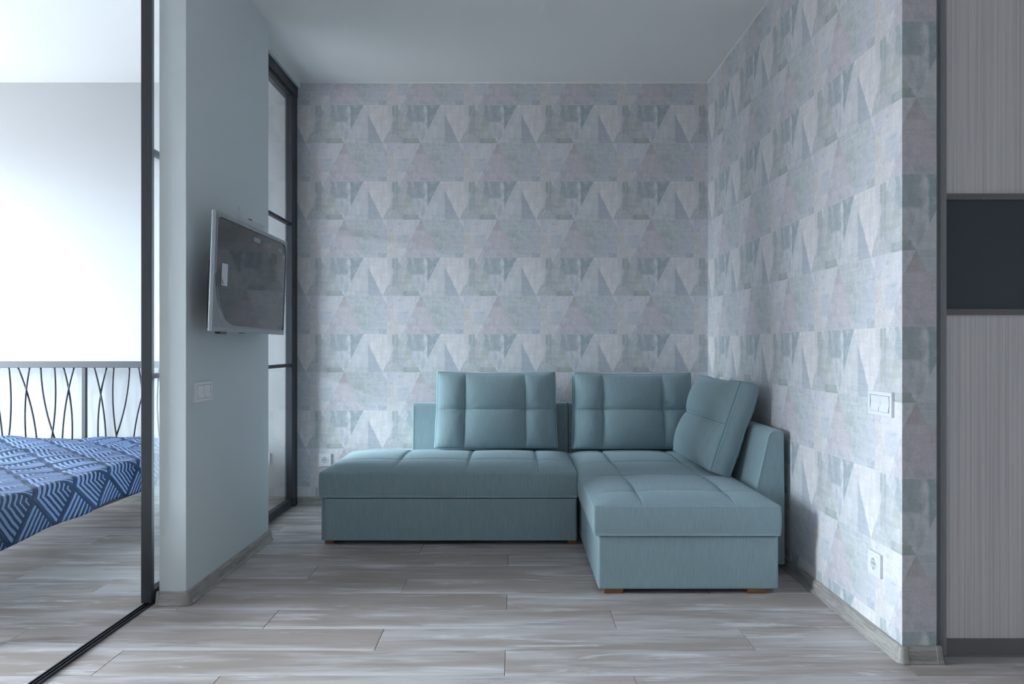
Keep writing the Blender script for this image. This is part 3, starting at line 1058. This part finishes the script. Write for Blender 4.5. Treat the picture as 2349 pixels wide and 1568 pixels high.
def socket(p, face, label, sz=.081):
    r = empty('wall_socket')
    place(r, p, face)
    tag(r, label, 'socket')
    frame_ring('frame', sz, sz, .056, .056, 0, .010, M['white_plastic'], r)
    pl = box('cover_plate', -.028, .028, -.011, -.001, -.028, .028, M['white_plastic'], r, bevel=.0015)
    # round cup: rim, recessed bowl
    n = 28
    vs, fs = [], []
    for rad, yy in ((.0235, -.0110), (.0222, -.0135), (.0208, -.0128), (.0195, -.0113)):
        for k_ in range(n):
            a = 2 * math.pi * k_ / n
            vs.append((rad * math.cos(a), yy, rad * math.sin(a)))
    for q in range(3):
        for k_ in range(n):
            fs.append((q * n + k_, q * n + (k_ + 1) % n, (q + 1) * n + (k_ + 1) % n, (q + 1) * n + k_))
    link('rim', mesh('rim', vs, fs), M['white_plastic'], r, smooth=True)
    link('bowl', disc_mesh('bowl', .0196, .0003, 28), M['socket_grey'], r, (0, -.0111, 0))
    for hx in (-.0095, .0095):
        link('pin_hole', disc_mesh('pin_hole', .0022, .0005, 12), M['socket_hole'], r, (hx, -.0113, .001))
    link('screw', disc_mesh('screw', .0022, .0006, 12), M['socket_hole'], r, (0, -.0113, .001))
    for hz in (-.0165, .0165):
        box('earth_clip', -.002, .002, -.0128, -.0112, hz - .003, hz + .003, M['alu'], r)
    return r


def switch(p, face, label, w=.152, h=.081):
    r = empty('light_switch')
    place(r, p, face)
    tag(r, label, 'switch')
    frame_ring('frame', w, h, w - .026, h - .026, 0, .010, M['white_plastic'], r)
    for sx in (-1, 1):
        xa = sx * (w - .026) / 4
        wd = (w - .026) / 2 - .010
        prism('rocker', [(-.001, -.0265), (-.0125, -.0265), (-.0085, 0), (-.0105, .0265), (-.001, .0265)], 'x', xa - wd / 2, xa + wd / 2, M['white_plastic'], r, bevel=.0006)
    box('mid_bar', -.004, .004, -.010, -.001, -.0275, .0275, M['white_plastic'], r, bevel=.0008)
    box('back_plate', -w / 2 + .013, w / 2 - .013, -.003, 0, -.0275, .0275, M['socket_grey'], r)
    return r


M['socket_grey'] = material('shaded_grey_plastic', S(198, 200, 205), 0.45)[0]
bs = px(745.5, 1054, ROOM_B)
socket((bs.x, ROOM_B, bs.z), '-y', 'white wall socket on the back wall just left of the sofa')
socket((RW, 2.408, .266), '-x', 'white wall socket low on the right wall near its end')
socket((-1.604, ROOM_B, .290), '-y', 'white wall socket in the bedroom seen through the glass door')
switch((RW, 2.372, .818), '-x', 'white double light switch on the wallpapered right wall')
switch((CX1, 2.888, .826), '+x', 'white double light switch on the partition below the television')

# ------------------------------------------------------------------ sliding wardrobe at the right edge
WY = 2.285
wd = empty('sliding_wardrobe', (RW2 + .018, WY, 0))
tag(wd, 'built-in wardrobe with pale wood-grain sliding door and dark glass band', 'wardrobe')
DX1 = 1.10
def wz(v): return CAM_H - (v - VPY) * WY / F_PX
zb0 = .014
def stile_prof(x0):
    return [(x0, .030), (x0, .006), (x0 + .006, .003), (x0 + .012, .006), (x0 + .016, 0.0), (x0 + .024, -.006), (x0 + .032, -.006), (x0 + .036, 0), (x0 + .036, .030)]
door = prism('door_stile', stile_prof(0), 'z', zb0 - .006, CEIL - .012, M['alu'], wd, bevel=0, smooth=False)
prism('door_stile', [(DX1 + .036 - a, b) for a, b in stile_prof(0)][::-1], 'z', zb0 - .006, CEIL - .012, M['alu'], wd)
rails = [(wz(1503), wz(1466)), (wz(722), wz(708)), (wz(457), wz(443)), (CEIL - .07, CEIL - .02)]
for a, b_ in rails:
    box('door_rail', .036, DX1, .003, .028, a, b_, M['alu_dark'], wd, bevel=.001)
box('wood_panel', .036, DX1, .010, .020, rails[0][1], rails[1][0], M['ward_panel'], wd)
box('dark_glass_panel', .036, DX1, .009, .020, rails[1][1], rails[2][0], M['ward_glass'], wd)
box('wood_panel', .036, DX1, .010, .020, rails[2][1], rails[3][0], M['ward_panel'], wd)
box('wood_panel', DX1 + .036, 1.62, .055, .065, .05, CEIL - .02, M['ward_panel'], wd)
boxes('floor_rail', [(.0, 1.64, -.004, .10, 0, .003), (.0, 1.64, .004, .008, .003, .007), (.0, 1.64, .044, .048, .003, .007)], M['alu'], wd)
boxes('carcass', [(-.016, 1.62, .55, .565, .0, CEIL - .002), (-.016, .0, .11, .55, 0, CEIL - .002), (.016, 1.64, .11, .55, .003, .02)], M['ward_panel'], wd)
rl = disc_mesh('roller', .009, .008, 16)
link('roller', rl, M['white_plastic'], wd, (.055, .018, .0145))

# ------------------------------------------------------------------ bed
BY = 4.40          # headboard plane
BXC = (194 - VPX) * BY / F_PX
bed = empty('bed', (BXC, BY, 0))
tag(bed, 'dark metal bed with an openwork headboard of curved rods', 'bed')
HB = .80
zt_, zb_ = CAM_H - (828 - VPY) * BY / F_PX, CAM_H - (843 - VPY) * BY / F_PX
box('headboard_rail', -HB - .02, HB + .02, -.012, .012, zb_, zt_, M['bed_metal'], bed, bevel=.002)
box('headboard_rail', -HB, HB, -.012, .012, .30, .34, M['bed_metal'], bed, bevel=.002)
box('headboard_post', -.0125, .0125, -.011, .011, .34, zb_, M['bed_metal'], bed, bevel=.002)
for sx in (-1, 1):
    box('headboard_post', sx * HB - .02, sx * HB + .02, -.02, .02, 0, zb_, M['bed_metal'], bed, bevel=.002)
Kp = BY / F_PX / 3.015
z_of = lambda y: CAM_H - (780 + y / 3.015 - VPY) * BY / F_PX
rods = [((-70, 190), (-112, 360), (-149, 655)), ((-149, 190), (-112, 350), (-89, 655)), ((-205, 190), (-197, 350), (-220, 645)),
        ((-307, 190), (-282, 420), (-222, 645)), ((-377, 190), (-399, 340), (-404, 660)), ((-464, 190), (-399, 370), (-339, 655)),
        ((-520, 190), (-507, 350), (-520, 665)), ((-650, 190), (-612, 380), (-574, 655)), ((-585, 190), (-622, 360), (-655, 655)),
        ((-720, 190), (-735, 360), (-712, 655)), ((-810, 190), (-795, 380), (-755, 655))]
for sgn in (1, -1):
    for i, (a, m_, b_) in enumerate(rods):
        pts = []
        for q in range(15):
            t = q / 14
            yy = a[1] + (b_[1] - a[1]) * t
            tm = (m_[1] - a[1]) / (b_[1] - a[1])
            # quadratic through three points
            l0 = (t - tm) * (t - 1) / (tm); l1 = t * (t - 1) / (tm * (tm - 1)); l2 = t * (t - tm) / (1 - tm)
            xx = a[0] * l0 + m_[0] * l1 + b_[0] * l2
            pts.append((sgn * xx * Kp, (i % 2 - .5) * .010, z_of(yy)))
        last = Vector(pts[-1]); prv = Vector(pts[-2])
        dirv = (last - prv).normalized()
        while pts[-1][2] > .345:
            pts.append(tuple(Vector(pts[-1]) + dirv * .03))
        link('headboard_rod', tube_mesh('headboard_rod', pts, .0052, 8), M['bed_metal'], bed, smooth=True)
for sx in (-1, 1):
    box('side_rail', sx * HB - .015, sx * HB + .015, -2.02, -.02, .280, .306, M['bed_metal'], bed, bevel=.002)
    box('leg', sx * HB - .02, sx * HB + .02, -2.06, -2.02, 0, .32, M['bed_metal'], bed, bevel=.002)
box('foot_rail', -HB, HB, -2.055, -2.025, .262, .302, M['bed_metal'], bed, bevel=.002)
for i in range(14):
    yy = -.12 - i * .145
    box('slat', -HB + .015, HB - .015, yy - .03, yy + .03, .290, .300, M['bed_metal'], bed)
box('mattress', -HB + .01, HB - .01, -2.0, -.03, .303, .432, M['mattress'], bed, bevel=.03, seg=3)

# bedspread: one cloth sheet over the mattress, hanging on the right and at the foot
def bedspread():
    xr = BXC + HB + .012
    top_w = 2 * HB + .02
    ny, nt = 150, 170
    y_h, y_f = BY - .020, BY - 2.03
    vs, fs, uvs = [], [], []
    R = .035
    drop_total = .120
    total = top_w + drop_total + .02
    for j in range(ny + 1):
        y = y_h + (y_f - y_h) * j / ny
        for i in range(nt + 1):
            s = total * i / nt               # distance from the left edge across
            q = s - (top_w - R)
            wav = .008 * math.sin(y * 7.1 + s * 3.0) * math.sin(s * 4.3 + y * 1.7) + .005 * math.sin(y * 17 + s * 9) + .0035 * math.sin(y * 31 - s * 23)
            fold = .012 * math.exp(-((y - 4.06 + .22 * (s - 1.1)) / .035) ** 2) * math.exp(-((s - 1.15) / .38) ** 2) \
                + .010 * math.exp(-((y - 3.75 - .3 * (s - .9)) / .03) ** 2) * math.exp(-((s - .8) / .3) ** 2) \
                + .009 * math.exp(-((y - 3.98 - .12 * (s - 1.3)) / .025) ** 2) * math.exp(-((s - 1.4) / .2) ** 2)
            if q <= 0:
                x, z = xr - top_w + s - 0, .450 + wav + fold
                x = xr - R - (top_w - R) + s
                damp = min(1, -q / .15)
                z = .448 + (wav + fold) * (.35 + .65 * damp)
            elif q < R * math.pi / 2:
                a = q / R
                x, z = xr - R + R * math.sin(a), .448 - R * (1 - math.cos(a)) + wav * .35
            else:
                dd = q - R * math.pi / 2
                hang = dd / .15
                sag = .020 * (3.6 - y) / 1.0 + .010 * math.sin(y * 5.3 + .6) + .006 * math.sin(y * 13)
                x = xr + .006 + .010 * hang * math.sin(y * 8.5 + .5) + .006 * hang * math.sin(y * 19) + .012 * hang
                z = .448 - R - dd * (1 + max(-.4, sag / .15)) + wav * .35 * (1 - min(1, hang))
            vs.append((x - BXC, y - BY, z))
            uvs.append((s, (y_h - y)))
    for j in range(ny):
        for i in range(nt):
            a = j * (nt + 1) + i
            fs.append((a, a + nt + 1, a + nt + 2, a + 1))
    me = mesh('bedspread', vs, fs)
    uv = me.uv_layers.new(name='pat')
    for poly in me.polygons:
        for li in poly.loop_indices:
            uv.data[li].uv = uvs[me.loops[li].vertex_index]
    o = link('bedspread', me, M['bedspread'], smooth=True)
    o.location = (BXC, BY, 0)
    so = o.modifiers.new('cloth_thickness', 'SOLIDIFY')
    so.thickness = .004
    so.offset = -1
    return tag(o, 'blue bedspread with white leaf-stripe print draped over the bed', 'bedspread')
bedspread()
